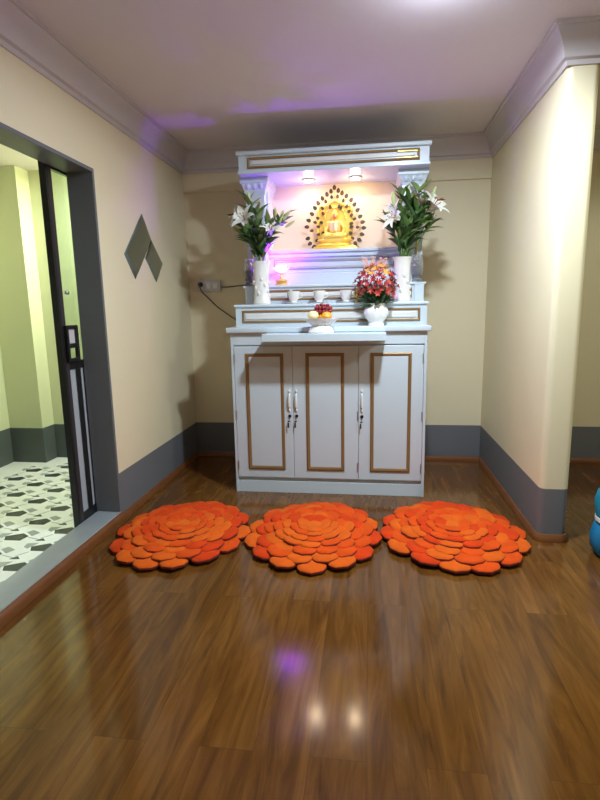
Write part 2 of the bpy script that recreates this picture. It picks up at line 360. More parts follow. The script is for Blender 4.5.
for k, (a, c, (p, q), side) in enumerate(doors):
    b = MB(); b.box(a, c, yf - .002, yf + .020, .112, 1.012, .003); dr = at(b).build('door', M_white, cb, False)
    b = MB(); b.frame(p, q, .172, .965, yf - .002, .022, .010); at(b).build('gold_moulding', M_gold, dr)['label'] = 'gold picture frame moulding'
    b = MB(); b.box(p + .022, q - .022, yf - .005, yf - .001, .194, .943, .0015); at(b).build('raised_panel', M_white2, dr, False)
    hx = c - .022 if side == 'R' else a + .022
    b = MB(); b.tube([(hx, yf - .003, .70), (hx, yf - .018, .69), (hx, yf - .022, .65), (hx, yf - .018, .61), (hx, yf - .003, .60)], [.003, .006, .008, .006, .003], 8)
    b.ball((hx, yf - .006, .715), .007, sz=1.6); b.ball((hx, yf - .006, .585), .007, sz=1.6)
    at(b).build('handle', M_porcp, dr)
    b = MB(); b.lathe([(0, 0), (.011, 0), (.011, .006), (.008, .010), (0, .010)], (0, 0, 0), 14)
    bmesh.ops.rotate(b.b, verts=b.b.verts[:], matrix=Matrix.Rotation(pi / 2, 3, 'X')); bmesh.ops.translate(b.b, verts=b.b.verts[:], vec=(hx, yf - .001, .545))
    lk = at(b).build('lock', M_key, dr)
    b = MB(); b.box(hx - .002, hx + .002, yf - .026, yf - .008, .535, .547, .001); b.lathe([(.0055, -.0015), (.011, -.0015), (.011, .0015), (.0055, .0015), (.0055, -.0015)], (0, 0, 0), 12)
    # key bow hangs below the lock with a second key on the ring
    b2 = MB(); b2.tube([(hx + .001, yf - .024, .540), (hx - .003, yf - .025, .522), (hx - .005, yf - .024, .505)], .0025, 6); b2.lathe([(0, -.003), (.009, -.003), (.009, .003), (0, .003)], (hx - .004, yf - .024, .512), 10, 1, .4)
    b2.box(hx - .013, hx - .003, yf - .026, yf - .023, .468, .503, .001)
    b.b.free(); at(b2).build('key', M_key, lk)
    e = a + .004 if side == 'R' else c - .004
    for hz in (.20, .55, .93):
        b = MB(); b.tube([(e, yf - .004, hz - .025), (e, yf - .004, hz + .025)], .004, 8); b.ball((e, yf - .004, hz + .028), .0045); b.ball((e, yf - .004, hz - .028), .0045); at(b).build('hinge', M_steel, dr)

# ------------------------------------------------------------------ shrine on top of the cabinet
SH = Vector((-.27, 3.55, 1.135))
sh = thing('shrine', 'white tiered altar shrine with gold lined cornice and lit niche on the cabinet', 'shrine', SH)
def sat(mb): bmesh.ops.translate(mb.b, verts=mb.b.verts[:], vec=-SH); return mb
def gold(mb, parent, mt=M_gold, nm='gold_moulding'): return sat(mb).build(nm, mt, parent)
T1, T2, T3, RZ = 1.285, 1.415, 1.662, 2.16
# lower tier
b = MB(); b.box(-.905, .372, 3.48, 4.08, 1.135, T1 - .018); b.box(-.915, .382, 3.468, 4.08, T1 - .018, T1, .004); t = sat(b).build('lower_tier', M_white, sh, False)
gold(MB().frame(-.860, .330, 1.160, 1.245, 3.48, .016, .008), t); b = MB(); b.box(-.835, .305, 3.473, 3.481, 1.185, 1.222, .003); sat(b).build('tier_panel', M_tpanel, t, False)
# middle tier
b = MB(); b.box(-.862, .362, 3.62, 4.08, T1, T2 - .016); b.box(-.880, .376, 3.606, 4.08, T2 - .016, T2, .004)
b.box(-.862, -.80, 3.607, 3.62, T1, T2 - .016, .002); b.box(.30, .362, 3.607, 3.62, T1, T2 - .016, .002)
t = sat(b).build('middle_tier', M_white, sh, False)
for xa_, xb_ in ((-.785, -.55), (-.53, -.02), (.0, .285)):
    gold(MB().frame(xa_, xb_, 1.312, 1.382, 3.62, .016, .008), t)
    b = MB(); b.box(xa_ + .022, xb_ - .022, 3.612, 3.621, 1.336, 1.362, .003); sat(b).build('tier_panel', M_tpanel, t, False)
# riser under the statue
b = MB(); b.box(-.715, .213, 3.77, 3.97, T2, T3 - .02); b.box(-.715, .213, 3.735, 3.97, T3 - .022, T3, .005); b.box(-.715, .213, 3.752, 3.78, T3 - .05, T3 - .022, .004)
b.box(-.715, .213, 3.748, 3.78, T2 + .085, T2 + .10, .004); b.box(-.715, .213, 3.735, 3.78, T2, T2 + .085, .006)
t = sat(b).build('riser', M_white, sh, False)
gold(MB().frame(-.68, .178, T2 + .115, T3 - .065, 3.77, .018, .012), t, mat('grey_silver_trim', (.42, .40, .42), .4, metal=.3), 'silver_moulding')
# niche back and columns
b = MB(); b.box(-.715, .213, 3.955, 3.975, T3, RZ + .02); sat(b).build('back_panel', M_cream, sh, False)
for cx, xi in ((-.783, 1), (.283, -1)):
    b = MB(); b.box(cx - .068, cx + .068, 3.66, 3.98, T2, 2.03, .004)
    prof = [(.066, 2.02), (.070, 2.03), (.070, 2.04), (.074, 2.06), (.084, 2.08), (.088, 2.095), (.098, 2.105), (.100, 2.13), (.100, 2.15)]
    rows = []
    for hw, z in prof: rows.append([b.b.verts.new((cx + sx_ * hw, yy, z)) for sx_, yy in ((-1, 3.66 - (hw - .066)), (1, 3.66 - (hw - .066)), (1, 3.98), (-1, 3.98))])
    for A, B in zip(rows, rows[1:]):
        for i in range(4): b.b.faces.new([A[i], A[(i + 1) % 4], B[(i + 1) % 4], B[i]])
    b.b.faces.new(rows[-1]); b.b.faces.new(rows[0][::-1])
    t = sat(b).build('column', M_white, sh, False)
    gold(MB().frame(cx - .036, cx + .036, T2 + .10, 1.985, 3.66, .012, .007), t, M_goldb)
    b = MB()
    for k in range(3):  # carved scrolls on the capital
        xx = cx - .045 + .045 * k; b.ball((xx, 3.642, 2.085), .017, 1, .6, 1.3, 10, 6)
    sat(b).build('carved_scrolls', M_white, t)
    b = MB(); ex = cx + xi * .068; b.box(ex - .001 * xi, ex + .014 * xi, 3.72, 3.745, T3, 2.14, .003); sat(b).build('inner_jamb', M_white2, t, False)
# canopy
b = MB(); b.box(-.865, .371, 3.55, 4.08, 2.15, 2.262); b.box(-.878, .384, 3.528, 4.08, 2.250, 2.275, .005); b.box(-.872, .378, 3.538, 4.08, 2.137, 2.156, .004)
cn = sat(b).build('canopy', M_white, sh, False)
gold(MB().frame(-.805, .312, 2.168, 2.238, 3.55, .016, .012), cn)
b = MB(); b.box(-.775, .282, 3.541, 3.552, 2.192, 2.214, .004); sat(b).build('canopy_bead', M_tpanel, cn, False)
b = MB()
for zz in (2.184, 2.222): b.box(.17, .300, 3.5365, 3.542, zz - .003, zz + .003, .0015)
sat(b).build('painted_gold_glint', M_goldb, cn, False)  # brighter gold laid on to paint the glint at the right end
for lx in (-.425, -.10):
    b = MB(); b.lathe([(0, 0), (.042, 0), (.046, -.004), (.046, -.010), (.036, -.012)], (lx, 3.78, 2.138), 24); l = sat(b).build('downlight', M_steel, sh)
    b = MB(); b.lathe([(0, -.008), (.024, -.0085), (.036, -.0095), (.036, -.004)], (lx, 3.78, 2.138), 24); sat(b).build('lamp_lens', M_bulb, l)
    lamp('downlight_lamp', 'POINT', (Vector((lx, 3.78, 2.105)) - SH), 0.8, (1, .68, .40), .03, parent=sh)

# ------------------------------------------------------------------ seated statue with leaf halo
ST = Vector((-.248, 3.85, T3))
st = thing('buddha_statue', 'small gold seated statue with arched leaf halo in the lit niche', 'statue', ST)
b = MB(); b.box(-.165, .165, -.06, .06, 0, .014, .004); b.box(-.15, .15, -.052, .052, .014, .024, .003); b.build('plinth', M_stat, st)
b = MB(); b.lathe([(0, .024), (.115, .024), (.128, .034), (.118, .044), (.10, .050), (.112, .058), (.125, .070), (.118, .078), (0, .078)], (0, 0, 0), 36, 1, .42, fl=lambda a, k: 1 + .05 * abs(sin(9 * a)) * (k in (2, 6))); b.build('lotus_base', M_stat, st)
# throne back plate
poly = [(-.122, .07), (.122, .07), (.126, .20), (.120, .275), (.105, .305), (.055, .315), (.0, .345), (-.055, .315), (-.105, .305), (-.120, .275), (-.126, .20)]
FZ = Matrix(((1, 0, 0, 0), (0, 0, 1, .030), (0, 1, 0, 0), (0, 0, 0, 1)))
b = MB(); b.prism(poly, FZ, .012); th = b.build('throne_back', M_stat, st, False)
b = MB()
for k in range(len(poly)):
    p, q = poly[k], poly[(k + 1) % len(poly)]
    if k: b.tube([(p[0], .028, p[1]), (q[0], .028, q[1])], .006, 8); b.ball((p[0], .026, p[1]), .010, u=10, v=6)
for k in range(15):
    a = pi * k / 14; b.ball((.075 * cos(a), .026, .225 + .075 * sin(a)), .008, 1, .7, 1, 8, 6)
b.build('throne_scrollwork', M_stat, th)
# the figure: one continuous body grown from joined forms by a voxel remesh
b = MB()
b.ball((0, .0, .10), .060, 1.25, .75, .45, 16, 10); b.ball((0, .008, .135), .044, 1, .72, 1.1, 16, 10); b.ball((0, .008, .172), .048, 1.12, .68, .75, 16, 10)
b.tube([(0, .005, .19), (0, .002, .215)], .016, 10); b.ball((0, -.002, .236), .026, .92, 1, 1.15, 16, 12); b.ball((0, .003, .268), .013, 1, 1, 1.1, 12, 8); b.tube([(0, .003, .27), (0, .003, .292)], [.008, .002], 8)
for s_ in (-1, 1):
    b.tube([(s_ * .045, .006, .185), (s_ * .066, .0, .145), (s_ * .058, -.022, .112), (s_ * .012, -.042, .108)], [.017, .016, .013, .010], 10)
    b.tube([(s_ * .03, -.005, .095), (s_ * .088, -.014, .094), (s_ * .07, -.034, .092), (-s_ * .02, -.042, .090)], [.024, .024, .019, .012], 10)
    b.ball((s_ * .045, .006, .186), .019, u=12, v=8); b.ball((s_ * .0245, .0, .232), .006, .5, 1, 2, 8, 6)
b.ball((0, -.044, .106), .014, 1.3, .8, .5, 12, 6); b.ball((0, -.0275, .234), .0045, .8, 1, 1.5, 8, 6)
bd = b.build('body', M_stat, st)
rm = bd.modifiers.new('remesh', 'REMESH'); rm.mode = 'VOXEL'; rm.voxel_size = .0034; rm.use_smooth_shade = True
sm = bd.modifiers.new('smooth', 'SMOOTH'); sm.iterations = 3; sm.factor = .5
b = MB(); b.ball((0, -.0255, .233), .018, .85, .35, 1.1, 12, 8); b.build('face', M_flesh, bd)['label'] = 'warm bronze face'
b = MB(); rows = []
for k in range(7):
    z = .125 + .012 * k; rows.append([(.043 * cos(a) * (.9 + .03 * k), .006 - .042 * sin(a), z) for a in [pi * j / 10 for j in range(11)]])
b.quadstrip(rows); o = b.build('robe', M_robe, bd); o['label'] = 'pale gold robe front'; sd = o.modifiers.new('thick', 'SOLIDIFY'); sd.thickness = .004
# halo of leaves: positions measured in the halo's own plane (metres from its foot)
hp = [(293, 80), (325, 105), (355, 125), (390, 150), (428, 182), (455, 218), (480, 262), (500, 312), (520, 357), (530, 402), (515, 452), (495, 495), (462, 522), (265, 108), (232, 130), (195, 160), (160, 195), (133, 232), (108, 278), (80, 328), (65, 378), (72, 470), (88, 512), (120, 538),
      (318, 150), (270, 152), (222, 185), (365, 183), (392, 228), (195, 237), (200, 278), (155, 312), (133, 345), (185, 348), (430, 300), (455, 330), (105, 410), (160, 380), (160, 440), (430, 390), (480, 395), (423, 437), (440, 480), (145, 488), (258, 230), (330, 230), (428, 365), (200, 430), (410, 270), (345, 240)]
K = .00745 / 8.57
hl = [((u - 296) * K, (575 - v) * K) for u, v in hp]
b = MB()
for s_ in (-1, 1):
    b.tube([(s_ * .12, .02, .03), (s_ * .175, .02, .09), (s_ * .185, .02, .19), (s_ * .145, .02, .29), (s_ * .075, .02, .37), (0, .02, .43)], .0025, 6)
    b.tube([(s_ * .10, .02, .05), (s_ * .13, .02, .12), (s_ * .125, .02, .22), (s_ * .085, .02, .30), (0, .02, .37)], .002, 6)
for x, z in hl:
    f = .80; b.tube([(x, .02, z), (x * f, .022, .04 + (z - .04) * f)], .0015, 5)
hb = b.build('halo_branches', M_stat, st)
for i, (x, z) in enumerate(hl):
    b = MB(); r = .0145 if i < 24 else .0115
    ang = math.atan2(z - .16, x) - pi / 2
    pts = []
    for k in range(16):
        a = 2 * pi * k / 16; rr = r * (1 + .45 * max(0, cos(a)) ** 6)
        pts.append((rr * sin(a) * .92, rr * cos(a)))
    Mx = Matrix.Translation((x, .012, z)) @ Matrix.Rotation(-ang, 4, 'Y') @ Matrix(((1, 0, 0, 0), (0, 0, 1, 0), (0, 1, 0, 0), (0, 0, 0, 1)))
    b.prism(pts, Mx, .004)
    lf_ = b.build('halo_leaf', M_halo, st, False)
    if i % 2 == 0: MB().ball((x, .012, z - .001), .0035, u=8, v=6).build('leaf_gem', M_halor, lf_)

# ------------------------------------------------------------------ vases and flowers
def vase(loc, label):
    v = thing('flower_vase', label, 'vase', loc, 'tall white vases on the lower tier')
    H = .285
    pr_ = [(0, 0), (.060, 0), (.063, .006), (.060, .02), (.053, .05), (.051, .10), (.052, .18), (.053, .23), (.056, .26), (.062, .280), (.064, .285), (.058, .285), (.050, .26), (.046, .20), (.046, .02), (0, .02)]
    b = MB(); b.lathe(pr_, (0, 0, 0), 32, fl=lambda a, k: 1 + (.018 * sin(8 * a) if k in (3, 4, 5, 6, 7) else 0))
    for k in range(14):
        a = 2 * pi * k / 14; b.ball((.050 * cos(a), .050 * sin(a), .055 + .13 * ((k * 5) % 7) / 7), .011, 1, 1, 1.5, 8, 6)
    b.build('vase_body', M_porc, v)
    return v
VL = Vector((-.731, 3.535, T1)); VR = Vector((.214, 3.535, T1))
vase(VL, 'tall white porcelain vase holding lilies on the left of the shrine'); vase(VR, 'tall white porcelain vase holding lilies on the right beside the red flowers')

def blade(mb, p, d, L, W, droop, mi):
    mb.mi = mi; d = d.normalized(); side = d.cross(Vector((0, 0, 1)))
    if side.length < .1: side = Vector((1, 0, 0))
    side = (Matrix.Rotation(random.uniform(-.9, .9), 3, d) @ side).normalized(); nrm = side.cross(d)
    rows = []; q = Vector(p); n = 6
    for k in range(n + 1):
        t = k / n; wv = W * (sin(pi * min(1, .12 + .88 * t) ** .8) if t < 1 else 0.02) * .5
        rows.append([q - side * wv + nrm * wv * .35, q, q + side * wv + nrm * wv * .35])
        dd = (d + Vector((0, 0, -droop * t * 1.6))).normalized(); q = q + dd * (L / n)
    mb.quadstrip(rows)

def lily(parent, p, d, size, stage=1.0):
    """six recurved petals around direction d"""
    d = d.normalized(); a = d.cross(Vector((0, 0, 1))).normalized() if abs(d.z) < .95 else Vector((1, 0, 0)); c = d.cross(a)
    b = MB()
    for k in range(6):
        th = 2 * pi * k / 6; o = a * cos(th) + c * sin(th); tn = d.cross(o).normalized(); rows = []
        wmax = size * (.20 if k % 2 else .15)
        for j in range(8):
            t = j / 7; rad = size * (.05 + .75 * t ** 1.7 * stage); hgt = size * (.95 * t - .38 * stage * t ** 3)
            wv = wmax * sin(pi * (.10 + .88 * t)) ** .8 if t < 1 else .001
            q = p + d * hgt + o * rad
            rows.append([q - tn * wv + o * -.0 + d * wv * .25, q, q + tn * wv + d * wv * .25])
        b.quadstrip(rows)
    f = b.build('lily_flower', M_lily, parent)
    s = MB()
    for k in range(5):
        th = 2 * pi * k / 5 + .3; o = a * cos(th) + c * sin(th)
        s.tube([p + d * size * .15, p + d * size * .6 + o * size * .15], .0015, 5); s.ball(p + d * size * .62 + o * size * .16, .004, u=6, v=4)
    s.build('stamens', M_pinkst, f)
def bud(parent, p, d, L):
    d = d.normalized(); pts = [p + d * L * t for t in (0, .15, .4, .7, .9, 1)]
    MB().tube(pts, [L * .06, L * .10, L * .14, L * .13, L * .08, L * .02], 8).build('bud', M_bud, parent)

def bouquet(base, label, tips, flowers, buds, seed):
    random.seed(seed)
    g = thing('lily_bouquet', label, 'flowers', base, 'lily bouquets in the tall vases')
    for i, tip in enumerate(tips):
        tip = Vector(tip); s0 = Vector((random.uniform(-.02, .02), random.uniform(-.02, .02), -.10)); mid = Vector((tip.x * .35, tip.y * .3, tip.z * .5))
        P = [s0, Vector((s0.x * .8 + tip.x * .08, s0.y * .6, 0)), mid, tip * .8 + mid * .2 * 0 + Vector((0, 0, .0)), tip]
        st_ = MB().tube(P, [.005, .005, .0045, .004, .003], 6).build('stem', M_leaf[1], g)
        b = MB(); n = 15
        for k in range(n):
            t = .10 + .86 * k / (n - 1)
            f = t * (len(P) - 2) + 1; j = min(int(f), len(P) - 2); q = P[j].lerp(P[j + 1], f - j)
            ax = (P[j + 1] - P[j]).normalized(); az = k * 2.4 + i; rad = Vector((cos(az), sin(az) * .8, 0))
            blade(b, q, ax * random.uniform(.7, 1.3) + rad * random.uniform(.5, 1.0), random.uniform(.08, .14), random.uniform(.026, .042), random.uniform(.15, .6), random.choice([0, 0, 0, 1, 1, 2] if k < 8 else [0, 1, 1, 2]))
        o = b.build('leaves', M_leaf, st_)
    for p, d, s in flowers: lily(g, Vector(p), Vector(d), s)
    for p, d, L in buds: bud(g, Vector(p), Vector(d), L)
    return g
# left: dark leaves fan left and up, one open lily up left, buds to the right
bouquet(VL + Vector((0, 0, .285)), 'lily bouquet in the left vase with one large open white lily', 
        [(-.11, .0, .28), (-.07, -.02, .40), (-.12, -.01, .18), (-.02, .02, .33), (.07, -.03, .24), (.15, -.03, .27), (-.09, -.04, .22), (.01, -.04, .19)],
        [((-.075, -.06, .245), (-.25, -.7, .45), .125), ((-.115, -.05, .275), (-.75, -.3, .25), .10), ((.085, -.06, .165), (.15, -.5, .75), .10)],
        [((.14, -.03, .24), (.35, -.1, 1), .085), ((.165, -.03, .26), (.7, -.1, .8), .08), ((.12, -.04, .26), (.0, -.2, 1), .08), ((.18, -.04, .21), (.8, -.1, .5), .075), ((-.06, -.02, .37), (-.1, -.1, 1), .08)], 11)
bR = bouquet(VR + Vector((0, 0, .285)), 'lily bouquet in the right vase with tall pale lilies leaning right',
        [(.10, .0, .42), (.18, .0, .34), (.04, -.02, .36), (-.05, -.03, .30), (.13, -.03, .24), (-.10, -.02, .22), (.19, .01, .22), (.05, -.05, .22), (-.02, .0, .40), (.10, -.05, .32)],
        [((.155, -.05, .27), (.55, -.45, .6), .135), ((-.025, -.07, .23), (-.75, -.5, .25), .13), ((.10, -.04, .30), (.15, -.3, 1), .10)],
        [((-.06, -.03, .31), (-.1, 0, 1), .10), ((.17, 0, .36), (.4, 0, .8), .08), ((.03, -.02, .37), (0, 0, 1), .08)], 23)
# small rust coloured bloom tucked at the top right of the right bouquet
b = MB()
for k in range(7):
    a = 2 * pi * k / 7; blade(b, Vector((0, 0, 0)), Vector((cos(a), sin(a) * .4, .6)), .055, .022, .4, 0)
ro = VR + Vector((0, 0, .285)); o = b.build('rust_flower', mat('rust_petal', (.42, .10, .03), .5), bR, loc=Vector((.425, 3.52, 1.90)) - ro); o['label'] = 'rust red bloom at the right'
MBs = MB(); MBs.tube([(0, 0, 0), (-.03, .01, -.10), (-.13, .015, -.28), (-.19, .012, -.345)], .003, 6); MBs.build('stem', M_leaf[1], o)

# urn with red flowers
U = Vector((.044, 3.405, 1.135))
u = thing('porcelain_urn', 'squat white porcelain urn holding red flowers on the cabinet top', 'vase', U)
MB().lathe([(0, 0), (.050, 0), (.052, .006), (.046, .018), (.050, .028), (.068, .050), (.080, .078), (.076, .104), (.056, .122), (.052, .132), (.060, .142), (.055, .142), (.046, .130), (.046, .03), (0, .03)], (0, 0, 0), 32, 1, .80, fl=lambda a, k: 1 + (.02 * sin(10 * a) if 3 < k < 9 else 0)).build('urn_body', M_porc, u)
fb = thing('red_flower_bunch', 'round bunch of red and orange flowers in the squat white urn', 'flowers', U + Vector((0, 0, .142)))
random.seed(5)
b = MB()
for k in range(99):
    a = random.uniform(0, 2 * pi); e = random.uniform(.0, 1.6); d = Vector((cos(a) * 1.2, sin(a), e))
    blade(b, Vector((cos(a) * .03, sin(a) * .025, -.02 + random.random() * .07)), d, random.uniform(.07, .12), .026, .2, random.choice([0, 0, 0, 1]))
b.build('foliage', M_leaf, fb)
b = MB()
for k in range(12):
    a = k * 2.4; b.tube([(cos(a) * .012, sin(a) * .012, -.09), (cos(a) * .03, sin(a) * .02, .02), (cos(a) * .07, sin(a) * .05, .14)], .002, 5)
b.build('stems', M_leaf[1], fb)
for k in range(95):
    f = (k + .5) / 95; z = 1 - 1.42 * f; a = k * 2.39996; rr = math.sqrt(max(0, 1 - z * z))
    jit = random.uniform(.82, 1.12)
    p = Vector((rr * cos(a) * .120 * jit, rr * sin(a) * .085 * jit, (.108 if z < .3 else .118) + z * .122 * jit))
    if p.z < .018: continue
    d = Vector((rr * cos(a), rr * sin(a), z + .35)).normalized(); t1 = d.orthogonal().normalized(); t2 = d.cross(t1)
    top = p.z > .17 and abs(p.x - .0) < .075
    mt = random.choice([M_orf, M_orf, M_orf, M_reds[0]]) if top and p.x > -.06 else random.choice([M_reds[0], M_reds[0], M_reds[1], M_reds[2], M_reds[0] if p.z > .12 else M_reds[2]])
    b = MB(); ph = random.random() * 6; s = random.uniform(.020, .030)
    for j in range(6):
        th = ph + 2 * pi * j / 6; o_ = t1 * cos(th) + t2 * sin(th); tn = d.cross(o_)
        rows = []
        for i in range(4):
            t = i / 3; q = p + o_ * s * t + d * s * (.75 * t - .25 * t * t); wv = s * .22 * (sin(pi * (.15 + .8 * t)))
            rows.append([q - tn * wv, q + d * -.001, q + tn * wv])
        b.quadstrip(rows)
    b.ball(p + d * .003, .004, u=6, v=4)
    b.build('flower', mt, fb)
# fine pink sprays at the top
b = MB()
for k in range(26):
    a = random.uniform(0, 2 * pi); r_ = random.uniform(0, .075); p = Vector((cos(a) * r_ - .01, sin(a) * r_ * .6, .21)); q = p + Vector((cos(a) * .02, 0, random.uniform(.04, .085)))
    b.tube([p, q], .0012, 4); b.ball(q, .005, u=6, v=4)
b.build('pink_sprays', M_pkf, fb)

# fruit bowl with oranges and grapes
FB = Vector((-.297, 3.235, 1.099))
o = MB().lathe([(0, 0), (.078, 0), (.082, .008), (.070, .030), (.060, .046), (.066, .054), (.090, .070), (.104, .088), (.106, .092), (.098, .090), (.080, .072), (.05, .060), (0, .058)], (0, 0, 0), 36, 1, .75, fl=lambda a, k: 1 + .03 * abs(sin(8 * a)) * (k in (1, 2, 3))).build('fruit_bowl', M_porcp, None, loc=FB)
tag(o, 'white footed porcelain bowl of fruit on the pull-out shelf', 'bowl')
def fruit(name, label, mt, loc, r, sz=.92):
    t = thing(name, label, 'fruit', FB + Vector(loc)); MB().lathe([(0, -r * sz), (r * .35, -r * sz * .93), (r * .75, -r * sz * .65), (r, -.02 * r), (r * .80, r * .62 * sz), (r * .45, r * .88 * sz), (r * .15, r * .93 * sz), (0, r * .86 * sz)], (0, 0, 0), 18).build('skin', mt, t)
    MB().tube([(0, 0, r * sz * .84), (.002, 0, r * sz * 1.05)], [.003, .002], 6).build('stalk', M_leaf[0], t)
fruit('apple', 'pale yellow apple at the left in the white bowl', M_apple, (-.048, -.012, .106), .036)
fruit('orange', 'bright orange at the right in the white bowl', M_orange, (.036, -.014, .102), .034)
fruit('orange', 'orange tucked behind the apple and grapes in the bowl', M_orange, (-.004, .040, .100), .030)
gp = thing('grape_bunch', 'bunch of dark red grapes heaped behind the fruit in the bowl', 'fruit', FB + Vector((.004, .012, .135)))
random.seed(3)
gpos = [(x * .021 + (y % 2) * .01, y * .016, z) for z in (0, .018) for y in (-1, 0, 1) for x in (-2, -1, 0, 1, 2)] + [(-.03, 0, .034), (-.008, .004, .038), (.016, 0, .036), (.034, 0, .033)]
for x, y, z in gpos: MB().ball((x + random.uniform(-.003, .003), y + .006, z + random.uniform(-.003, .003)), .0115, u=10, v=7).build('grape', M_grape, gp)
MB().tube([(0, 0, .03), (.004, 0, .055), (.014, 0, .062)], .002, 6).build('stalk', M_leaf[0], gp)

# offering cups along the lower tier
cup_names = ['white offering cup nearest the left lily vase', 'white offering cup in the middle of the row behind the fruit bowl', 'white offering cup at the right of the row beside the small gold cup']
cpm = None
for (x, lab) in zip((-.510, -.335, -.155), cup_names):
    if cpm is None:
        c0 = thing('offering_cup', lab, 'cup', (x, 3.53, T1), 'white offering cups on the lower tier')
        p1 = MB().lathe([(0, 0), (.024, 0), (.022, .006), (.020, .010), (.034, .030), (.040, .060), (.042, .078), (.039, .078), (.036, .058), (.028, .026), (0, .014)], (0, 0, 0), 24).build('cup_body', M_porcp, c0)
        p2 = MB().lathe([(0, 0), (.05, .0), (.058, .006), (.060, .009), (.05, .006), (0, .004)], (0, 0, 0), 24).build('saucer', M_porcp, c0); p2.location.z = .0; p1.location.z = .005
        p3 = MB().tube([(.038, 0, .064), (.056, 0, .060), (.058, 0, .040), (.034, 0, .030)], .004, 8).build('cup_handle', M_porcp, c0); p3.location.z = .005
        cpm = (c0, [p1, p2, p3])
    else:
        r = cpm[0].copy(); C.objects.link(r); r.location.x = x; r['label'] = lab
        for ch in cpm[1]: c = ch.copy(); C.objects.link(c); c.parent = r
g = thing('gold_cup', 'small gold stemmed cup beside the red flowers', 'cup', (-.075, 3.53, T1))
MB().lathe([(0, 0), (.026, 0), (.028, .006), (.010, .014), (.008, .030), (.024, .040), (.030, .062), (.030, .070), (.026, .068), (.020, .045), (0, .040)], (0, 0, 0), 20).build('cup_body', M_goldb, g)
MB().tube([(0, 0, .042), (0, 0, .085)], [.012, .011], 10).build('candle', M_cream, g)

# pink lotus lamp with a violet glow
ll = thing('lotus_lamp', 'small glowing pink lotus lamp on a gold base beside the left vase', 'lamp', (-.615, 3.675, T2))
MB().lathe([(0, 0), (.044, 0), (.046, .008), (.036, .020), (.044, .028), (.040, .040), (.012, .046), (.008, .075), (.016, .085), (0, .087)], (0, 0, 0), 24, fl=lambda a, k: 1 + .06 * abs(sin(6 * a)) * (k in (2, 4))).build('lamp_base', M_goldb, ll)
for ring, (n, ln, el) in enumerate(((8, .060, .25), (7, .050, .8))):
    for k in range(n):
        a = 2 * pi * (k + ring * .5) / n; b = MB(); d = Vector((cos(a), sin(a), el)).normalized(); tn = Vector((-sin(a), cos(a), 0)); rows = []
        for j in range(6):
            t = j / 5; q = Vector((0, 0, .088)) + d * ln * t + Vector((0, 0, .020 * t * t)); wv = .017 * sin(pi * (.12 + .86 * t)); rows.append([q - tn * wv + Vector((0, 0, wv * .4)), q, q + tn * wv + Vector((0, 0, wv * .4))])
        b.quadstrip(rows); o = b.build('lotus_petal', M_lotus, ll); sd = o.modifiers.new('thick', 'SOLIDIFY'); sd.thickness = .002
MB().ball((0, 0, .105), .012).build('lamp_bulb', M_lotus, ll)
lamp('lotus_glow', 'POINT', (0, -.02, .125), 8, (.20, .010, 1.0), .02, parent=ll)

# glass jars beside the columns
def jar(loc, lab):
    j = thing('glass_jar', lab, 'jar', loc, 'glass jars at the shrine ends')
    MB().lathe([(0, 0), (.034, 0), (.036, .008), (.026, .022), (.034, .045), (.040, .10), (.036, .15), (.030, .168), (.036, .182), (.033, .182), (.027, .168), (.033, .15), (.036, .10), (.030, .048), (0, .03)], (0, 0, 0), 20).build('jar_body', mat('clear_jar_glass', (.9, .92, .95), .05, trans=.9), j)
    MB().lathe([(0, .035), (.026, .04), (.031, .07), (.033, .105), (0, .108)], (0, 0, 0), 16).build('dark_filling', mat('dark_blue_filling', (.02, .025, .05), .3), j)
    MB().lathe([(0, .108), (.010, .112), (.024, .14), (.012, .165), (0, .17)], (0, 0, 0), 14).build('silver_knob', M_steel, j)
jar((.318, 3.635, T2), 'clear footed jar with dark filling behind the right lily vase')
jar((-.836, 3.635, T2), 'clear footed jar with dark filling behind the left lily vase')

# ------------------------------------------------------------------ wall things
def diamond(loc, pts, lab):
    t = thing('mirror_tile', lab, 'mirror', loc, 'diamond mirror tiles on the left wall')
    cx = sum(p[0] for p in pts) / 4; cy = sum(p[1] for p in pts) / 4
    Mx = Matrix(((0, 0, 1, 0), (1, 0, 0, 0), (0, 1, 0, 0), (0, 0, 0, 1)))
    b = MB(); b.prism(pts, Mx, .006); b.build('mirror_edge', M_mback, t, False)
    q = [(cx + (x - cx) * .90, cy + (y - cy) * .90) for x, y in pts]; b = MB()
    o_ = [b.b.verts.new(Mx @ Vector((x, y, .0062))) for x, y in pts]; i_ = [b.b.verts.new(Mx @ Vector((x, y, .0095))) for x, y in q]
    for k in range(4): b.b.faces.new([o_[k], o_[(k + 1) % 4], i_[(k + 1) % 4], i_[k]])
    b.b.faces.new(i_); b.b.faces.new(o_[::-1]); b.build('mirror_face', M_mirror, t, False)
MC = (XL + .0005, 3.39, 1.66)
def mp_(y, z): return (y - MC[1], z - MC[2])
diamond(MC, [mp_(3.378, 1.883), mp_(3.09, 1.601), mp_(3.218, 1.458), mp_(3.503, 1.733)], 'larger left diamond of the chevron mirror on the left wall')
diamond(MC, [mp_(3.507, 1.733), mp_(3.393, 1.604), mp_(3.551, 1.455), mp_(3.681, 1.589)], 'lower right diamond of the chevron mirror on the left wall')
sk = thing('power_socket', 'white wall power socket left of the shrine on the back wall', 'socket', (-1.315, YB, 1.45))
MB().box(-.10, .10, -.024, 0, -.048, .048, .006).build('socket_body', M_socket, sk)
for x in (.0, .055): MB().box(x - .020, x + .020, -.027, -.023, -.022, .022, .002).build('socket_face', M_porcp, sk)
pc = thing('plug_cable', 'dark plug and cord drooping from the wall socket behind the cabinet', 'cord', (-1.315, YB, 1.45))
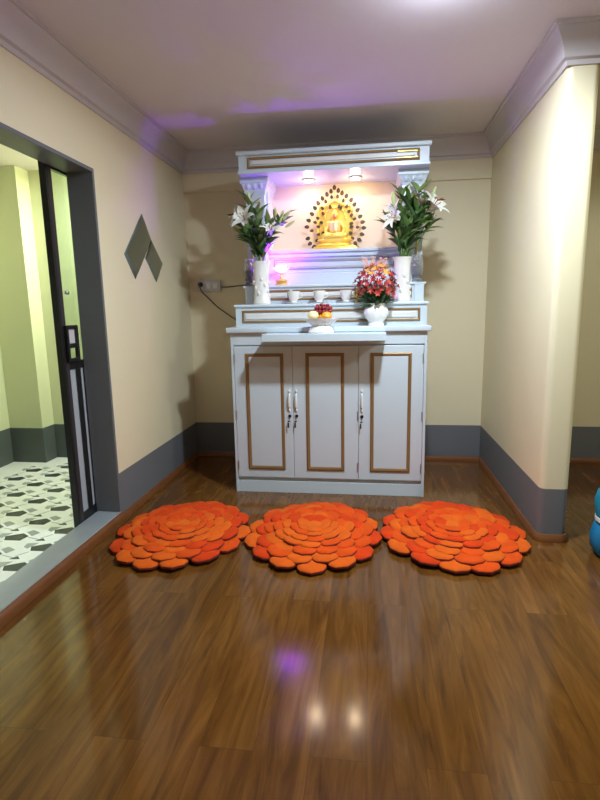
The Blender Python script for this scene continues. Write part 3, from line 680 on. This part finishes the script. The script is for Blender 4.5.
b = MB(); b.lathe([(0, 0), (.018, 0), (.020, .01), (.016, .028), (0, .032)], (0, 0, 0), 14); o = b.build('plug', M_black, pc, loc=(-.065, -.0245, .012)); o.rotation_euler = (pi / 2, 0, 0)
MB().tube([(-.065, -.056, .012), (-.064, -.066, -.01), (-.055, -.035, -.05), (-.02, -.012, -.09), (.06, -.008, -.17), (.17, -.008, -.25), (.25, -.01, -.30), (.40, -.012, -.42)], .0045, 8).build('cord', M_cord, pc)
o = MB().tube([(0, 0, 0), (.06, .004, -.002), (.14, .006, .006), (.30, .006, .012), (.60, .006, .006)], .004, 8).build('lamp_cable', M_cord, None, loc=(-1.214, YB - .012, 1.44))
tag(o, 'thin dark cable running level from the wall socket to the shrine', 'cable')

# ------------------------------------------------------------------ lotus rugs
def petal_mesh(L, W, T, seed):
    """a plump plush petal pointing along +x from the origin, rounded tip; slot 1 is the dark edging"""
    rnd = random.Random(seed); n = 9; up = []
    for k in range(n + 1):
        t = k / n; x = L * t; wv = W * .5 * (.50 + .50 * math.sin(min(1, t / .62) * pi / 2)) if t < .62 else W * .5 * math.sqrt(max(0, 1 - ((t - .62) / .38) ** 2.3))
        up.append((x, wv))
    out = [(x, y) for x, y in up] + [(x, -y) for x, y in up[-2::-1]]
    if up[-1][1] < 1e-4: pass
    b = MB(); c = (L * .55, 0)
    def ring(s, z): return [b.b.verts.new((c[0] + (x - c[0]) * s, c[1] + (y - c[1]) * s, z + rnd.uniform(-1, 1) * .0010)) for x, y in out]
    R0 = ring(.97, 0); R1 = ring(1.0, T * .30); R2 = ring(.985, T * .62); R3 = ring(.90, T * .95); R4 = ring(.6, T * 1.12); R5 = ring(.28, T * 1.15)
    nn = len(out)
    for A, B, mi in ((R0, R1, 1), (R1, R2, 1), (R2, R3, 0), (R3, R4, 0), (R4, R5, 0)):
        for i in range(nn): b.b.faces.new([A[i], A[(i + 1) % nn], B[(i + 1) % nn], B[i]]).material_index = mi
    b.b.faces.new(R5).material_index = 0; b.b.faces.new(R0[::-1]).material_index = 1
    return b
rings = [(.440, 14, .21, .172, .000, .022), (.385, 14, .19, .155, .009, .021), (.325, 13, .17, .140, .018, .020), (.266, 12, .14, .130, .027, .019), (.212, 11, .12, .115, .036, .018), (.160, 9, .10, .104, .044, .017), (.115, 7, .08, .098, .050, .016)]
def lotus_rug(cx, cy, rot, sx, sy, label, seed):
    r = thing('lotus_rug', label, 'rug', (cx, cy, 0), 'orange lotus rugs on the floor')
    rnd = random.Random(seed)
    MB().lathe([(0, 0.001), (.30, .001), (.305, .006), (.30, .012), (0, .014)], (0, 0, 0), 40, sx, sy).build('rug_backing', M_trim, r)
    for k, (ro, n, L, W, z0, T) in enumerate(rings):
        for i in range(n):
            a = 2 * pi * (i + .5 * (k % 2)) / n + rot + rnd.uniform(-.04, .04); l_ = L * rnd.uniform(.96, 1.06); rr = ro * rnd.uniform(.985, 1.015)
            b = petal_mesh(l_, W * rnd.uniform(.95, 1.05), T, seed * 100 + k * 20 + i)
            Mx = Matrix.Diagonal((sx, sy, 1, 1)) @ Matrix.Rotation(a, 4, 'Z') @ Matrix.Translation((rr - l_, 0, z0 + .004 + .0025 * (i % 2))) @ Matrix.Rotation(-R(rnd.uniform(2.0, 6.0) + k * .8 if k else rnd.uniform(.0, 3.5)), 4, 'Y')
            # keep the lower rings from dipping through the floor
            bmesh.ops.transform(b.b, matrix=Mx, verts=b.b.verts[:])
            lo = min(v.co.z for v in b.b.verts)
            up_ = .0015 - lo if lo < .0015 else 0
            bmesh.ops.translate(b.b, verts=b.b.verts[:], vec=(0, 0, up_))
            mt = M_pet[rnd.choice([0, 0, 1, 2, 2] if sin(a) > .1 else [0, 0, 1, 1, 2])]  # front petals weighted to brighter orange to paint their lit look; back ones redder
            b.build('petal', [mt, M_trim], r)
    MB().lathe([(0, .052), (.068, .052), (.074, .058), (.069, .066), (.05, .071), (.025, .074), (0, .0745)], (0, 0, 0), 32, sx, sy, fl=lambda a, k: 1 + .02 * sin(5 * a)).build('rug_center', M_petc, r)['label'] = 'lighter orange round centre pad'
lotus_rug(-1.035, 2.632, .07, .868, 1.03, 'orange lotus shaped plush rug nearest the left doorway', 1)
lotus_rug(-.298, 2.685, pi / 14 + .08, .868, 1.03, 'orange lotus shaped plush rug in the middle in front of the cabinet', 2)
lotus_rug(.458, 2.752, .09, .91, 1.03, 'orange lotus shaped plush rug nearest the right wall end', 3)

# ------------------------------------------------------------------ teal bag at the right edge
tbag = thing('cloth_bag', 'teal cloth bag with a white band on the floor at the right edge', 'bag', (1.238, 2.60, 0))
MB().lathe([(0, 0), (.09, 0), (.115, .03), (.125, .09), (.112, .15), (.098, .165)], (0, 0, 0), 28, fl=lambda a, k: 1 + .03 * sin(7 * a + k)).build('bag_body', M_tealb, tbag)
MB().lathe([(.098, .165), (.103, .18), (.110, .235), (.112, .29), (.100, .34), (.06, .385), (.03, .40), (.045, .43), (.0, .425)], (0, 0, 0), 28, fl=lambda a, k: 1 + .05 * sin(9 * a) * (k > 2)).build('bag_top', M_teal, tbag)
MB().lathe([(.100, .176), (.108, .182), (.108, .200), (.102, .206)], (0, 0, 0), 28).build('white_band', M_porcp, tbag)
